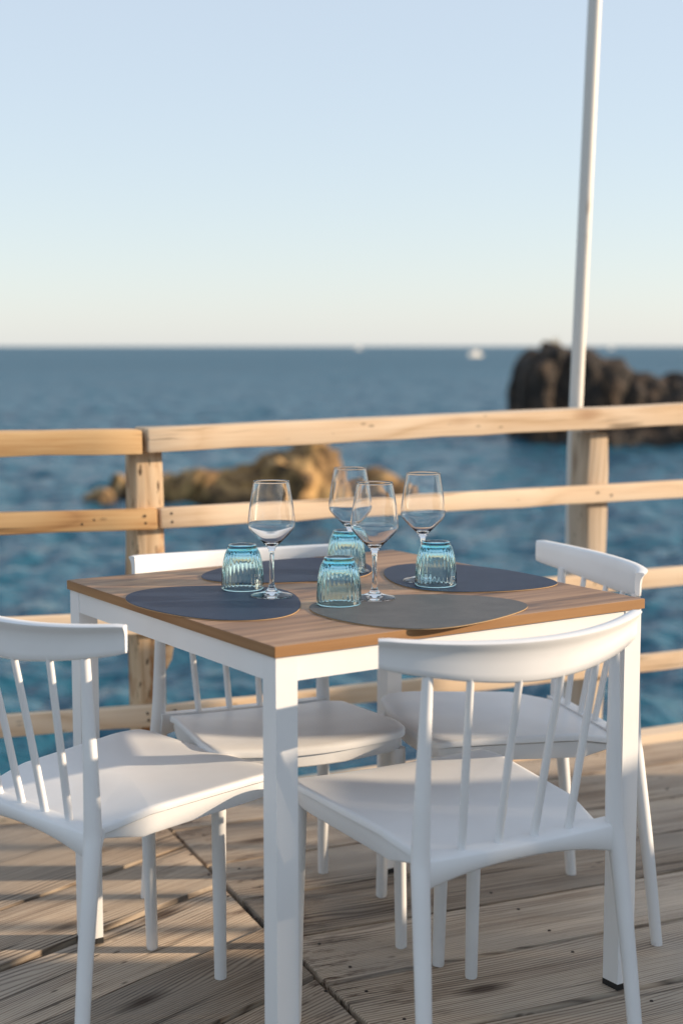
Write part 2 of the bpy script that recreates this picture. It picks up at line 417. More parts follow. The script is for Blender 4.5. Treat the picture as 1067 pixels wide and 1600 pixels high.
# ------------------------------------------------------------------ rocks in the sea
def rock_mesh(lumps, res, seed, rough=0.35, base=-0.8, crag=.12):
    """one height field: the highest of many rounded lumps (x, y, rx, ry, height, power), broken up by noise"""
    x0 = min(l[0]-l[2] for l in lumps) - .4; x1 = max(l[0]+l[2] for l in lumps) + .4
    y0 = min(l[1]-l[3] for l in lumps) - .4; y1 = max(l[1]+l[3] for l in lumps) + .4
    nx, ny = int((x1-x0)/res)+1, int((y1-y0)/res)+1
    bm = bmesh.new(); grid = []
    for j in range(ny):
        row = []
        for i in range(nx):
            x, y = x0 + i*res, y0 + j*res
            w = noise.noise_vector(Vector((x*.9, y*.9, seed)))
            xx, yy = x + w.x*.28, y + w.y*.28
            z = base
            for lx, ly, rx, ry, h, pw in lumps:
                d = math.sqrt(((xx-lx)/rx)**2 + ((yy-ly)/ry)**2)
                if d < 1: z = max(z, base + (h-base)*(1-d**pw)**(1/2.2))
            if z > base:
                f = noise.fractal(Vector((x*1.3, y*1.3, seed+3)), 1.0, 2.0, 5)
                rd = 1-abs(noise.noise(Vector((x*2.4, y*1.6, seed+9))))*2
                z += rough*(f*.55 + rd*.18) * min(1, (z-base)/.8)
            row.append(bm.verts.new((x, y, z)))
        grid.append(row)
    for j in range(ny-1):
        for i in range(nx-1): bm.faces.new((grid[j][i], grid[j][i+1], grid[j+1][i+1], grid[j+1][i]))
    for v in bm.verts:
        w = noise.noise_vector(Vector(v.co)*1.7 + Vector((seed, 0, 0)))
        k = min(1, max(0, (v.co.z-base)/.8)); w2 = noise.noise_vector(Vector(v.co)*4.3 + Vector((seed, 5, 0))); v.co += Vector((w.x, w.y, w.z*.6))*.26*k + Vector((w2.x, w2.y, w2.z*.8))*crag*k
    bmesh.ops.recalc_face_normals(bm, faces=bm.faces[:])
    if sum(f.normal.z for f in bm.faces) < 0: bmesh.ops.reverse_faces(bm, faces=bm.faces[:])
    me = bpy.data.meshes.new('rock'); bm.to_mesh(me); bm.free(); shade(me, 55); return me

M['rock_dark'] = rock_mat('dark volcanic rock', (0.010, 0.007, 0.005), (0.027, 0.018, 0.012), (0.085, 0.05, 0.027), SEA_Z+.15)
M['rock_tan'] = rock_mat('ochre shore rock', (0.030, 0.017, 0.007), (0.25, 0.145, 0.055), (0.54, 0.34, 0.135), SEA_Z+.1)
def sea_x(px, dist): return (px-533.5)/F_PX*dist
# big dark stack: its foot shows 146 px below the horizon, so it stands about 44 m out
DB = 44.0
def bl(px_, top_px, wid_px, dy=0, ry=2.0, pw=4): # lump from its photo column, top row and half width
    px = px_ + 9
    return (sea_x(px, DB), DB+dy+ry*.6, wid_px/F_PX*DB, ry, CAM_H-SEA_Z-(top_px-541)/F_PX*DB, pw)
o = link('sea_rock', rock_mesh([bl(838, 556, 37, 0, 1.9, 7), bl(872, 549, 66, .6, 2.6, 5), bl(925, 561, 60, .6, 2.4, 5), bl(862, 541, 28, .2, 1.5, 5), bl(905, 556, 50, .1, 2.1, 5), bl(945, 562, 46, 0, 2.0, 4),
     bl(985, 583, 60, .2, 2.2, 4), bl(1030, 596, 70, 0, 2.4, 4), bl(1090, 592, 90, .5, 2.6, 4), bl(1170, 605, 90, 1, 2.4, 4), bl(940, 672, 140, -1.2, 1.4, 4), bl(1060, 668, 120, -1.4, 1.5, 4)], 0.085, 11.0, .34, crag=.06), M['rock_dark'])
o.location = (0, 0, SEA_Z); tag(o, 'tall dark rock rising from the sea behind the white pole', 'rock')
DM = 27.0
def ml(px, top_px, wid_px, dy=0, ry=1.0, pw=3):
    return (sea_x(px, DM+dy), DM+dy, wid_px/F_PX*DM, ry, CAM_H-SEA_Z-(top_px-541)/F_PX*(DM+dy), pw)
o = link('sea_rock', rock_mesh([ml(480, 697, 44, .4, .9, 6), ml(440, 713, 50, .2, .9, 4), ml(500, 720, 40, .1, .8, 4), ml(390, 732, 75, .3, .9, 3), ml(320, 741, 95, .2, 1.0, 4),
     ml(265, 745, 50, .1, .7, 3), ml(470, 738, 90, -.3, .9, 3), ml(360, 752, 90, -.4, .8, 3), ml(575, 742, 42, .3, .7, 3), ml(612, 752, 26, .3, .6, 3)], 0.055, 4.0, .36), M['rock_tan'])
o.location = (0, 0, SEA_Z); tag(o, 'low ochre rock in the sea seen behind the wine glasses', 'rock')
o = link('sea_rock', rock_mesh([ml(157, 763, 19, -.6, .42, 4)], 0.045, 21.0, .15), M['rock_tan'])
o.location = (0, 0, SEA_Z); tag(o, 'small rounded tan boulder in the water left of the railing post', 'rock')
o = link('sea_rock', rock_mesh([ml(192, 738, 24, 1.0, .5, 3), ml(205, 752, 32, .5, .5, 3)], 0.045, 31.0, .2), M['rock_tan'])
o.location = (0, 0, SEA_Z); tag(o, 'small rock showing past the left edge of the railing post', 'rock')

def grass_tuft():
    bm = bmesh.new()
    for k in range(60):
        a = random.random()*6.28; r = random.random()*.16; h = .18+random.random()*.28
        b = Vector((r*math.cos(a), r*math.sin(a), 0)); t = b + Vector((math.cos(a)*.10*random.random(), math.sin(a)*.1*random.random(), h))
        s = Vector((-math.sin(a), math.cos(a), 0))*.012
        vs = [bm.verts.new(p) for p in (b-s, b+s, (b+t)/2+s*.8, t, (b+t)/2-s*.8)]
        bm.faces.new(vs)
    return bm_mesh(bm)
m = NT('dry straw'); m.principled(Base_Color=(0.50, 0.42, 0.25), Roughness=0.8); M['straw'] = m.m
o = link('grass_tuft', grass_tuft(), M['straw']); o.location = (sea_x(864, DB+.9), DB+1.1, CAM_H-(541-541)/F_PX*DB - .12)
tag(o, 'pale dry tuft on the peak of the dark rock', 'plant')

# ------------------------------------------------------------------ boats far out
m = NT('boat white'); m.principled(Base_Color=(0.8, 0.79, 0.77), Roughness=0.3); M['boat'] = m.m
m = NT('boat window'); m.principled(Base_Color=(0.02, 0.025, 0.03), Roughness=0.1); M['boat_win'] = m.m
m = NT('boat stripe'); m.principled(Base_Color=(0.35, 0.12, 0.06), Roughness=0.4); M['boat_red'] = m.m
m = NT('sail cloth'); m.principled(Base_Color=(0.8, 0.78, 0.74), Roughness=0.8); M['sail'] = m.m
def hull_mesh(L, B, H):
    st = []; n = 14
    for i in range(n+1):
        t = i/n; x = (t-.5)*L; w = B/2*(1-max(0, (t-.45)/.55)**2.4)*(.85+.15*min(1, t*4)); sh = H*(1+.35*t*t)
        st.append([(x, -w, sh), (x, -w*.92, sh*.45), (x, -w*.45, -.25), (x, 0, -.4), (x, w*.45, -.25), (x, w*.92, sh*.45), (x, w, sh)])
    v = [p for s in st for p in s]; f = []
    for i in range(n):
        for k in range(6): f.append((i*7+k, i*7+k+1, (i+1)*7+k+1, (i+1)*7+k))
        f.append((i*7, (i+1)*7, (i+1)*7+6, i*7+6))
    f.append(tuple(range(7)))
    bm = bmesh.new(); vs = [bm.verts.new(p) for p in v]
    for q in f: bm.faces.new([vs[i] for i in q])
    bmesh.ops.remove_doubles(bm, verts=bm.verts[:], dist=0.001)
    return bm_mesh(bm, 40)
def motorboat(px, dist, L, rot, label):
    t = thing('motorboat', label, 'boat', (sea_x(px, dist), dist, SEA_Z), rot)
    h = link('hull', hull_mesh(L, L*.32, L*.14), M['boat'], t)
    c = link('cabin', prism([(-L*.22, -L*.11), (L*.16, -L*.10), (L*.24, 0), (L*.16, L*.10), (-L*.22, L*.11)], L*.142, L*.27, .05), M['boat'], t)
    link('window', box(-L*.16, L*.13, -L*.118, L*.118, L*.215, L*.24), M['boat_win'], c)
    link('roof', box(-L*.26, L*.14, -L*.12, L*.12, L*.271, L*.29, .02), M['boat'], t)
    return t
motorboat(740, 400, 5.4, R(228), 'white motorboat on the open sea left of the dark rock')
def sailboat(px, dist, L, rot, label, sail=True):
    t = thing('sailing_boat', label, 'boat', (sea_x(px, dist), dist, SEA_Z), rot)
    link('hull', hull_mesh(L, L*.28, L*.10), M['boat'], t)
    link('cabin', box(-L*.2, L*.15, -L*.08, L*.08, L*.1, L*.17, .05), M['boat'], t)
    link('mast', tube([(L*.05, 0, L*.1), (L*.05, 0, L*.62)], [.07, .05], 8), M['boat'], t)
    link('sail', prism([(L*.03, -.02), (-L*.30, -.02), (-L*.30, .02), (L*.03, .02)], L*.18, L*.26, 0), M['sail'], t)
    return t
sailboat(560, 1300, 8.0, R(45), 'tiny white boat on the horizon above the middle of the railing')
sailboat(951, 1300, 7.5, R(225), 'tiny white boat on the horizon just right of the white pole')

# ------------------------------------------------------------------ deck
deck = bpy.data.objects.new('deck', None); C.objects.link(deck); deck['kind'] = 'structure'
A_R = R(23.7); A_L = R(49.3)
S0 = Vector((-0.441, 3.655)); SD = Vector((math.cos(A_R + math.pi/2), math.sin(A_R + math.pi/2)))   # seam between the two board directions
uR = Vector((math.cos(A_R), math.sin(A_R))); nR = Vector((-uR.y, uR.x))
uL = Vector((math.cos(A_L), math.sin(A_L))); nL = Vector((-uL.y, uL.x))
RAIL_P = Vector((1.0, 4.47)); A_RAIL = R(26.0); uRail = Vector((math.cos(A_RAIL), math.sin(A_RAIL)))
nRail = Vector((-uRail.y, uRail.x))                       # points out to sea
CORNER = RAIL_P - uRail*1.64                             # railing corner at the left post
A_RL = R(15.0); uRL = Vector((math.cos(A_RL), math.sin(A_RL))); nRL = Vector((-uRL.y, uRL.x))
nail_me = lathe([(0, .0012), (.003, .001), (.0042, -.001), (.0042, -.004)], 8, smooth=None)

def clip(poly, p, n):
    """keep the part of poly where (q-p).n <= 0"""
    out = []
    for i in range(len(poly)):
        a, b = poly[i], poly[(i+1) % len(poly)]; da, db = (a-p).dot(n), (b-p).dot(n)
        if da <= 0: out.append(a)
        if (da < 0 < db) or (db < 0 < da): out.append(a + (b-a)*(da/(da-db)))
    return out

def offs_view(p): return p.dot(nR) > 1.7
def plank(poly, ang, origin, lift, nails=True, thick=.034):
    """one deck board: outline given in world xy; its own X runs along the grain"""
    ca, sa = math.cos(-ang), math.sin(-ang)
    loc = [Vector(((q-origin).x*ca - (q-origin).y*sa, (q-origin).x*sa + (q-origin).y*ca)) for q in poly]
    bm = bmesh.new()
    # cut the long sides into pieces so that the edges waver and chip a little
    pts = []
    for i in range(len(loc)):
        a, b = loc[i], loc[(i+1) % len(loc)]; k = max(1, int((b-a).length/.16))
        nn = Vector((-(b-a).y, (b-a).x)).normalized()
        for j in range(k):
            q = a + (b-a)*(j/k)
            if j: q = q + nn*(.0006 + abs(random.gauss(0, .0013)) + (random.random() < .05)*.005)
            pts.append(q)
    a = [bm.verts.new((p.x, p.y, -thick)) for p in pts]; b = [bm.verts.new((p.x, p.y, 0)) for p in pts]
    n = len(pts); bm.faces.new(a[::-1]); bm.faces.new(b)
    for i in range(n): bm.faces.new((a[i], a[(i+1) % n], b[(i+1) % n], b[i]))
    top = [e for e in bm.edges if all(v.co.z > -1e-6 for v in e.verts)]
    bmesh.ops.bevel(bm, geom=top, offset=.0035, segments=2, profile=.5, affect='EDGES', clamp_overlap=True)
    o = link('plank', bm_mesh(bm, 35), M['deck'], deck)
    o.location = (origin.x, origin.y, lift); o.rotation_euler = (random.gauss(0, .003), 0, ang)
    if nails and nails > 0 and offs_view(origin):
        ys = [p.y for p in loc]; xs = [p.x for p in loc]
        for xx in (.52, 1.37):
            for side in (.22, .78):
                if xx < max(xs)-.1:
                    q = link('nail', nail_me, M['iron'], o); q.location = (xx+random.gauss(0, .012), min(ys)+side*(max(ys)-min(ys)), .0005)
    if nails:
        ys = [p.y for p in loc]; ymid = (min(ys)+max(ys))/2; w = (max(ys)-min(ys))
        for side in (-.28, .28):
            q = link('nail', nail_me, M['iron'], o); q.location = (nails*(.05+random.random()*.02) + (side*w if nails < 0 else 0)*math.tan(A_R+math.pi/2-A_L-math.pi/2)*-1, ymid+side*w, .0005)
    return o

GAP = .010
# boards on the right, square to the seam
offs = [-3.35 + .2455*i for i in range(22)] + [2.254, 2.501, 2.741, 2.982, 3.223, 3.494, 3.70]
offs = [v for v in offs if v < 2.1] + [2.254, 2.501, 2.741, 2.982, 3.223, 3.494, 3.70]
offs[-8:-7] = [offs[-8]] if 2.254-offs[-8] < .3 else [offs[-8], (offs[-8]+2.254)/2]
for a, b in zip(offs[:-1], offs[1:]):
    s_a = S0.dot(uR)
    e1 = 2.5 + random.random()*1.6
    for k, (t0, t1) in enumerate(((.006, e1), (e1+.005, 7.4))):
        poly = [uR*(s_a+t0) + nR*(a+GAP/2), uR*(s_a+t1) + nR*(a+GAP/2), uR*(s_a+t1) + nR*(b-GAP/2), uR*(s_a+t0) + nR*(b-GAP/2)]
        poly = clip(poly, RAIL_P + nRail*.03, nRail)
        if len(poly) > 2: plank(poly, A_R, uR*(s_a+t0) + nR*a, random.gauss(0, .0022), 1 if k == 0 else False)
# boards on the left, mitred into the seam
lo = [1.837, 2.083, 2.329, 2.573] ; offsL = [1.837 - .2455*i for i in range(20, 0, -1)] + lo + [2.573 + .2455*i for i in range(1, 12)]
for a, b in zip(offsL[:-1], offsL[1:]):
    big = [uL*-6 + nL*(a+GAP/2), uL*8 + nL*(a+GAP/2), uL*8 + nL*(b-GAP/2), uL*-6 + nL*(b-GAP/2)]
    poly = clip(big, S0 - uR*.006, uR)
    poly = clip(poly, CORNER + nRL*.03, nRL)
    poly = clip(poly, Vector((-4.2, 0)), Vector((-1, 0))); poly = clip(poly, Vector((0, -3.2)), Vector((0, -1)))
    if len(poly) < 3 or (max((q-poly[0]).length for q in poly) < .25): continue
    end = max(poly, key=lambda q: q.dot(uL))
    mid = (a+b)/2
    lift = random.gauss(0, .0022) + (.007 if 2.3 < a < 2.6 else 0)
    plank(poly, A_L, uL*end.dot(uL) + nL*a, lift, -1)
# supports below
for k in range(9):
    p = S0 + SD*(-6.6) + uR*(.35 + k*.85); L = 6.9
    o = link('joist', box(0, L, -.04, .04, -.215, -.0385), M['joist'], deck); o.location = (p.x, p.y, -.003); o.rotation_euler = (0, 0, A_R+math.pi/2)
for k in range(7):
    p = S0 - SD*(.15+.95*k); L = 4.6
    ll = 2.2 if k < 1 else 4.0
    o = link('joist', box(-ll, -.05, -.04, .04, -.215, -.0385), M['joist'], deck); o.location = (p.x, p.y, -.003); o.rotation_euler = (0, 0, A_RL-.02)
pile_me = tube([(0, 0, -4.2), (0, 0, -.218)], [.12, .11], 14)
for q in (RAIL_P - uRail*.3 - nRail*.25, RAIL_P + uRail*2.2 - nRail*.25, CORNER - nRail*.3, CORNER - uRL*2.0 - nRL*.3, Vector((3.5, 1.5)), Vector((-2.5, .5)), Vector((.5, -.5)), Vector((4.5, -.5))):
    o = link('pile', pile_me, M['joist'], deck); o.location = (q.x, q.y, 0)
# raised timber along the sea edge
eb = link('edge_board', box(-1.55, 5.0, -.075, 0, -.12, .018, .004), M['rail_pale'], deck)
q = RAIL_P + nRail*.11; eb.location = (q.x, q.y, 0); eb.rotation_euler = (0, 0, A_RAIL)
eb = link('edge_board', box(-3.6, .0, -.075, 0, -.12, .018, .004), M['rail_pale'], deck)
q = CORNER + nRL*.11; eb.location = (q.x, q.y, 0); eb.rotation_euler = (0, 0, A_RL)

# ------------------------------------------------------------------ railing
rail = thing('railing', 'rough timber railing with four rails along the sea edge of the deck', 'railing', (CORNER.x, CORNER.y, 0), 0)
def timber(name, length, y0, y1, z0, z1, mat, wav=.0014, bev=.004, x0=0.0):
    """sawn bar along local X with slightly uneven faces"""
    bm = bmesh.new(); n = max(2, int(length/.12)); rings = []
    for i in range(n+1):
        x = x0 + length*i/n; j = lambda: random.gauss(0, wav)
        rings.append([bm.verts.new(p) for p in ((x, y0+j(), z0+j()), (x, y1+j(), z0+j()), (x, y1+j(), z1+j()*.6), (x, y0+j(), z1+j()*.6))])
    for i in range(n):
        for k in range(4): bm.faces.new((rings[i][k], rings[i][(k+1) % 4], rings[i+1][(k+1) % 4], rings[i+1][k]))
    bm.faces.new(rings[0]); bm.faces.new(rings[-1][::-1])
    bmesh.ops.recalc_face_normals(bm, faces=bm.faces[:])
    es = [e for e in bm.edges if e.calc_face_angle(0) > R(40)]
    bmesh.ops.bevel(bm, geom=es, offset=bev, segments=2, profile=.5, affect='EDGES', clamp_overlap=True)
    return bm_mesh(bm, 35)
def put(o, p, z, az, slope=0.0):
    q = p - CORNER; o.location = (q.x, q.y, z); o.rotation_euler = (0, -slope, az); return o
# posts: front face on the rail plane
def post(p, az, top, w=.075, d=.095, mat='post'):
    bm = timber('p', top+.5, -w/2, w/2, 0, d, None, .0026, .006)
    o = link('post', bm, M[mat], rail); o.location = (p.x-CORNER.x, p.y-CORNER.y, -.5)
    o.rotation_euler = Matrix(((0, math.cos(az), -math.sin(az)), (0, math.sin(az), math.cos(az)), (1, 0, 0))).to_euler()
    return o
PB = .032                                                  # thickness of the nailed rails
P_R = RAIL_P - uRail*.248                                  # right post
post(CORNER + nRail*PB, A_RAIL, .950); post(P_R + nRail*PB, A_RAIL, .962, mat='post_grey'); post(P_R + uRail*1.95 + nRail*PB, A_RAIL, .97)
post(CORNER - uRL*1.75 + nRL*PB, A_RL, .94)
# rails of the right run: (z bottom, z top) at the corner and the rise per metre
LR = 4.0
for z0, h, mat, st, sl in ((.949, .060, 'rail_pale', -.022, .0185), (.752, .052, 'rail_pale', .016, .003), (.482, .058, 'rail_pale', .012, .002), (.236, .050, 'rail_pale', .02, -.004)):
    top = z0 > .9
    o = link('rail', timber('rail', LR, -.022 if top else 0, .085 if top else PB-.001, 0, h, None), M[mat], rail)
    put(o, CORNER + uRail*st, z0, A_RAIL, sl)
    if not top:
        for dx, dz in ((.03, .016), (.028, .038), (1.35, .03), (1.40, .02)):
            nl = link('nail', nail_me, M['iron'], o); nl.location = (dx, -.0005, dz); nl.rotation_euler = (math.pi/2, 0, 0)
for z0, h, mat, sl in ((.945, .060, 'rail_orange', .002), (.750, .054, 'rail_orange', .0), (.482, .058, 'rail_pale', .006), (.238, .055, 'rail_pale', .01)):
    top = z0 > .9
    o = link('rail', timber('rail', 3.6, -.022 if top else 0, .085 if top else PB-.001, 0, h, None, x0=-3.6), M[mat], rail)
    put(o, CORNER - uRL*(.032 if top else -.006), z0, A_RL, sl)
    if not top:
        for dx, dz in ((-.03, .018), (-.032, .036), (-.19, .02), (-.16, .03)):
            nl = link('nail', nail_me, M['iron'], o); nl.location = (dx, -.0005, dz); nl.rotation_euler = (math.pi/2, 0, 0)
# splintered offcut nailed to the right side of the left post
bm = bmesh.new()
o = link('offcut', prism([(0, 0), (.022, -.04), (.034, -.11), (.018, -.20), (0, -.23)], 0, .05, .003), M['post'], rail)
q = uRail*.0385 + nRail*(PB+.065); o.location = (q.x, q.y, .60); o.rotation_euler = (math.pi/2, 0, A_RAIL)

# ------------------------------------------------------------------ white pole beside the right post
foot = P_R - uRail*.010 + nRail*(PB + .095 + .024)
pole = link('white_pole', tube([(0, 0, -.3), (.002, 0, .9), (.052, 0, 2.6), (.13, 0, 5.2)], [.021, .021, .020, .019], 20), M['pole'])
pole.location = (foot.x, foot.y, .0); tag(pole, 'tall thin white pole leaning slightly beside the right railing post', 'pole')

# ------------------------------------------------------------------ unseen boarded screen, added on the right to shade the foreground
SX = 5.2
scr = thing('shade_screen', 'added boarded screen out of view to the right, shading the foreground', 'screen', (SX, 0, 0), 0)
y = -1.6; i = 0
while y < 4.15:
    w = .13 + random.random()*.02
    h = 1.68 + random.gauss(0, .004)
    if y < 2.56: h = 1.86  # board heights stepped to set how high the cast shade reaches
    if y < 2.44: h = 1.99
    if 2.86 < y < 3.85:                                    # open strip below the top boards, shaped to let sun stripes onto the deck
        w = .045 if i % 2 else .125
        h = 1.98
        if i % 2 == 0:
            link('board', box(-.012, .012, y, y+w-.003, 1.66, 1.98, .002, 1), M['screen'], scr); h = 1.38 + random.random()*.06
    link('board', box(-.012, .012, y, y+w-.003, .06, h, .002, 1), M['screen'], scr); y += w; i += 1
for py in (-1.4, .4, 2.2, 4.0): link('post', box(.0125, .09, py, py+.08, .0, 1.5, .004), M['screen'], scr)
for z in (.3, 1.15): link('crossbar', box(.0905, .12, -1.55, 4.12, z, z+.08, .003), M['screen'], scr)
link('crossbar', box(.0125, .04, 2.85, 3.88, 1.70, 1.78, .003), M['screen'], scr)

# ------------------------------------------------------------------ table
TH = .75; TC = (.0065, 2.8255); TA = R(33.77)
tab = thing('dining_table', 'square bistro table with oak top and white steel frame', 'table', (TC[0], TC[1], 0), TA)
tp = link('table_top', box(-.3995, .3995, -.3995, .3995, TH-.018, TH, .0012, 2), M['top'], tab)
hw, et = .4, .0008
for k, (x0, x1, y0, y1) in enumerate(((-hw, hw, -hw-et, -hw+.0002), (-hw, hw, hw-.0002, hw+et), (-hw-et, -hw+.0002, -hw, hw), (hw-.0002, hw+et, -hw, hw))):
    if k < 2: e = link('edge_band', box(x0, x1, y0, y1, TH-.0178, TH-.0006), M['top_edge'], tp)
    else:
        e = link('edge_band', box(-hw, hw, -.0005, .0005, TH-.0178, TH-.0006), M['top_edge'], tp)
        e.location = ((x0+x1)/2, 0, 0); e.rotation_euler = (0, 0, math.pi/2)
LW = .040; fo = .396
leg_me = box(-LW/2, LW/2, -LW/2, LW/2, .012, TH-.0185, .0025, 2)
cap_me = box(-LW/2-.0005, LW/2+.0005, -LW/2-.0005, LW/2+.0005, 0.0, .0118, .001, 1)
for sx in (-1, 1):
    for sy in (-1, 1):
        lg = link('leg', leg_me, M['steel'], tab); lg.location = (sx*(fo-LW/2), sy*(fo-LW/2), 0)
        link('foot_cap', cap_me, M['rubber'], lg)
ap = box(-(fo-LW)+.0003, (fo-LW)-.0003, -.0185, .0185, TH-.060, TH-.0188, .002, 1)
for k, (x, y, r) in enumerate(((0, -fo+LW/2, 0), (0, fo-LW/2, 0), (-fo+LW/2, 0, 90), (fo-LW/2, 0, 90))):
    o = link('apron', ap, M['steel'], tab); o.location = (x, y, 0); o.rotation_euler = (0, 0, R(r))

# ------------------------------------------------------------------ place mats
def catmull_closed(pts, n=6):
    out = []; m = len(pts)
    for i in range(m):
        p0, p1, p2, p3 = (pts[(i+k) % m] for k in (-1, 0, 1, 2))
        for j in range(n):
            t = j/n; out.append(.5*((2*p1) + (p2-p0)*t + (2*p0-5*p1+4*p2-p3)*t*t + (3*p1-p0-3*p2+p3)*t**3))
    return out
def mat_thing(px, mat, label):
    pts = [photo_point(x, y, TH+.002) for x, y in px]
    c = sum(pts, Vector())/len(pts)
    loc = [Vector(((p-c).x, (p-c).y)) for p in pts]
    for _ in range(2): loc = [(loc[i-1]+loc[i]*2+loc[(i+1) % len(loc)])/4 for i in range(len(loc))]
    loc = [q*1.02 for q in loc]
    poly = catmull_closed(loc, 6)
    area = sum(poly[i-1].x*poly[i].y - poly[i].x*poly[i-1].y for i in range(len(poly)))
    if area < 0: poly = poly[::-1]
    t = thing('place_mat', label, 'place mat', (c.x, c.y, TH+.0004), 0, 'pebble shaped place mats')
    link('face', prism([q*.998 for q in poly], .0011, .0020, .0003, 1, 40), M[mat], t)
    link('backing', prism(poly, 0, .0010, 0, 1, 40), M['tan'], t)
    return t
def z5(pts): return [(180+x/3.334, 840+y/3.334) for x, y in pts]
def z6(pts): return [(480+x/2.54, 840+y/2.54) for x, y in pts]
mat_thing(z5([(35,318),(62,290),(135,270),(250,258),(400,252),(555,250),(700,251),(830,256),(905,272),(948,302),(968,335),(968,365),(940,395),(880,413),(790,426),(650,433),(520,430),(400,418),(280,397),(150,368),(70,345)]),
    'navy', 'navy leather place mat at the left corner of the table')
mat_thing([(306,901),(320,893),(352,884),(400,877.5),(452,872),(505,869.5),(550,871.5),(578,879),(589,890),(580,899),(555,904),(510,907.5),(452,910),(395,911),(345,910.5),(316,907)],
    'navy', 'navy leather place mat at the back of the table before the rear left chair')
mat_thing(z6([(293,140),(305,120),(345,108),(410,102),(500,100),(600,105),(700,115),(800,130),(900,148),(985,167),(1010,180),(985,191),(910,202),(820,210),(700,216),(560,217),(450,211),(370,195),(315,168)]),
    'navy', 'navy leather place mat at the right back corner of the table')
mat_thing(z6([(3,277),(14,262),(60,250),(130,241),(220,234),(330,228),(450,224),(600,225),(740,234),(840,248),(890,265),(880,280),(825,299),(700,335),(600,353),(500,363),(400,364),(280,355),(150,335),(60,312),(15,292)]),
    'grey_leather', 'grey leather place mat at the front edge of the table')

# ------------------------------------------------------------------ glasses
GZ = TH + .0026
def spline(pts, n):
    return [(max(0.0, p[0]), p[1]) for p in lerp_path(pts, n)]
# outer profile from the axis under the foot, up the outside to the rim, then down the inside
foot_p = [(0, .0022), (.012, .0012), (.026, .0004), (.0345, .0), (.0356, .0012), (.0335, .0026), (.024, .0048), (.013, .0085), (.0068, .0145), (.0046, .023), (.0041, .034)]
stem_p = [(.0041, .034), (.0039, .050), (.0039, .066), (.0041, .076)]
bowl_o = [(.0041, .076), (.0052, .083), (.0085, .0895), (.0165, .0985), (.0280, .1105), (.0375, .1225), (.0402, .1305), (.0400, .1400), (.0375, .1620), (.0340, .1850), (.0302, .2085)]
rim_p = [(.0301, .2090), (.0297, .2089)]
bowl_i = [(.0295, .2080), (.0334, .1849), (.0369, .1620), (.0394, .1401), (.0396, .1308), (.0368, .1230), (.0272, .1116), (.0155, .1004), (.0062, .0950), (0, .0938)]
WS = 64
foot_p, stem_p, bowl_o, rim_p, bowl_i = ([(r*1.095, z*1.03) for r, z in q] for q in (foot_p, stem_p, bowl_o, rim_p, bowl_i))
foot_me = lathe(spline(foot_p, 5), WS); stem_me = lathe(spline(stem_p, 4), WS)
bowl_me = lathe(spline(bowl_o, 6) + rim_p + spline(bowl_i, 6), WS)
for me in (foot_me, stem_me, bowl_me):
    bm = bmesh.new(); bm.from_mesh(me)
    bmesh.ops.recalc_face_normals(bm, faces=bm.faces[:])
    bm.to_mesh(me); bm.free(); shade(me, 179)
def check_out(me, probe):                                     # the outside of the glass must face outwards
    f = min(me.polygons, key=lambda p: (p.center - Vector(probe)).length)
    if f.normal.dot(Vector((probe[0], probe[1], 0))) < 0: me.flip_normals()
check_out(stem_me, (.01, 0, .055)); check_out(bowl_me, (.06, 0, .135)); check_out(foot_me, (.02, 0, .012))
def wine_glass(px, py, label):
    p = photo_point(px, py, GZ)
    t = thing('wine_glass', label, 'wine glass', (p.x, p.y, GZ), random.random(), 'stemmed wine glasses')
    link('bowl', bowl_me, M['glass'], t); link('stem', stem_me, M['glass'], t); link('foot', foot_me, M['glass'], t)
wine_glass(425, 931, 'clear wine glass standing on the left navy mat')
wine_glass(585, 934.5, 'clear wine glass in front, on the grey mat')
wine_glass(547, 893, 'clear wine glass farthest back, behind the rear blue tumbler')
wine_glass(660, 907, 'clear wine glass on the right, behind the right blue tumbler')
# upside-down fluted tumbler: mouth at z=0, heavy base on top
NF = 30
to = [(.0392, .0006), (.0398, .003), (.0396, .010), (.0392, .022), (.0384, .036), (.0370, .050), (.0348, .063), (.0316, .0745), (.0285, .0810), (.0268, .0850), (.0262, .0880), (.0248, .0894)]
outer = spline(to, 5)
tb = [(.0225, .0890), (.0190, .0868), (.010, .0860), (0, .0858)]
ti = [(0, .0748), (.015, .0745), (.0240, .0720), (.0285, .0660), (.0318, .0560), (.0340, .0440), (.0356, .0280), (.0366, .0120), (.0371, .0020), (.0378, .0002)]
n_o = len(outer)
def rib(i, a):
    if i >= n_o: return 0
    z = outer[i][1]; k = max(0, min(1, (z-.006)/.006)) * max(0, min(1, (.0825-z)/.008))
    return k * (.0010*abs(math.sin(a*NF/2)) - .0007)
tum_me = lathe(outer + tb + spline(ti, 4), NF*8, rib)
bm = bmesh.new(); bm.from_mesh(tum_me)
bmesh.ops.remove_doubles(bm, verts=bm.verts[:], dist=1e-7)
a0 = [v for v in bm.verts if len(v.link_edges) and any(e.is_boundary for e in v.link_edges)]
be = [e for e in bm.edges if e.is_boundary]
if be: bmesh.ops.bridge_loops(bm, edges=be)
bmesh.ops.recalc_face_normals(bm, faces=bm.faces[:])
bm.to_mesh(tum_me); bm.free(); shade(tum_me, 179); check_out(tum_me, (.08, 0, .03))
def tumbler(px, py, label):
    p = photo_point(px, py, GZ)
    o = link('tumbler', tum_me, M['aqua']); o.scale = (1.02, 1.02, .96); o.location = (p.x, p.y, GZ); o.rotation_euler = (0, 0, random.random()*3)
    tag(o, label, 'glass', 'upturned blue tumblers')
tumbler(379.5, 920, 'upturned fluted blue tumbler on the left navy mat')
tumbler(541, 893, 'upturned fluted blue tumbler on the back mat, partly hidden')
tumbler(529.5, 943.5, 'upturned fluted blue tumbler nearest the front, on the grey mat edge')
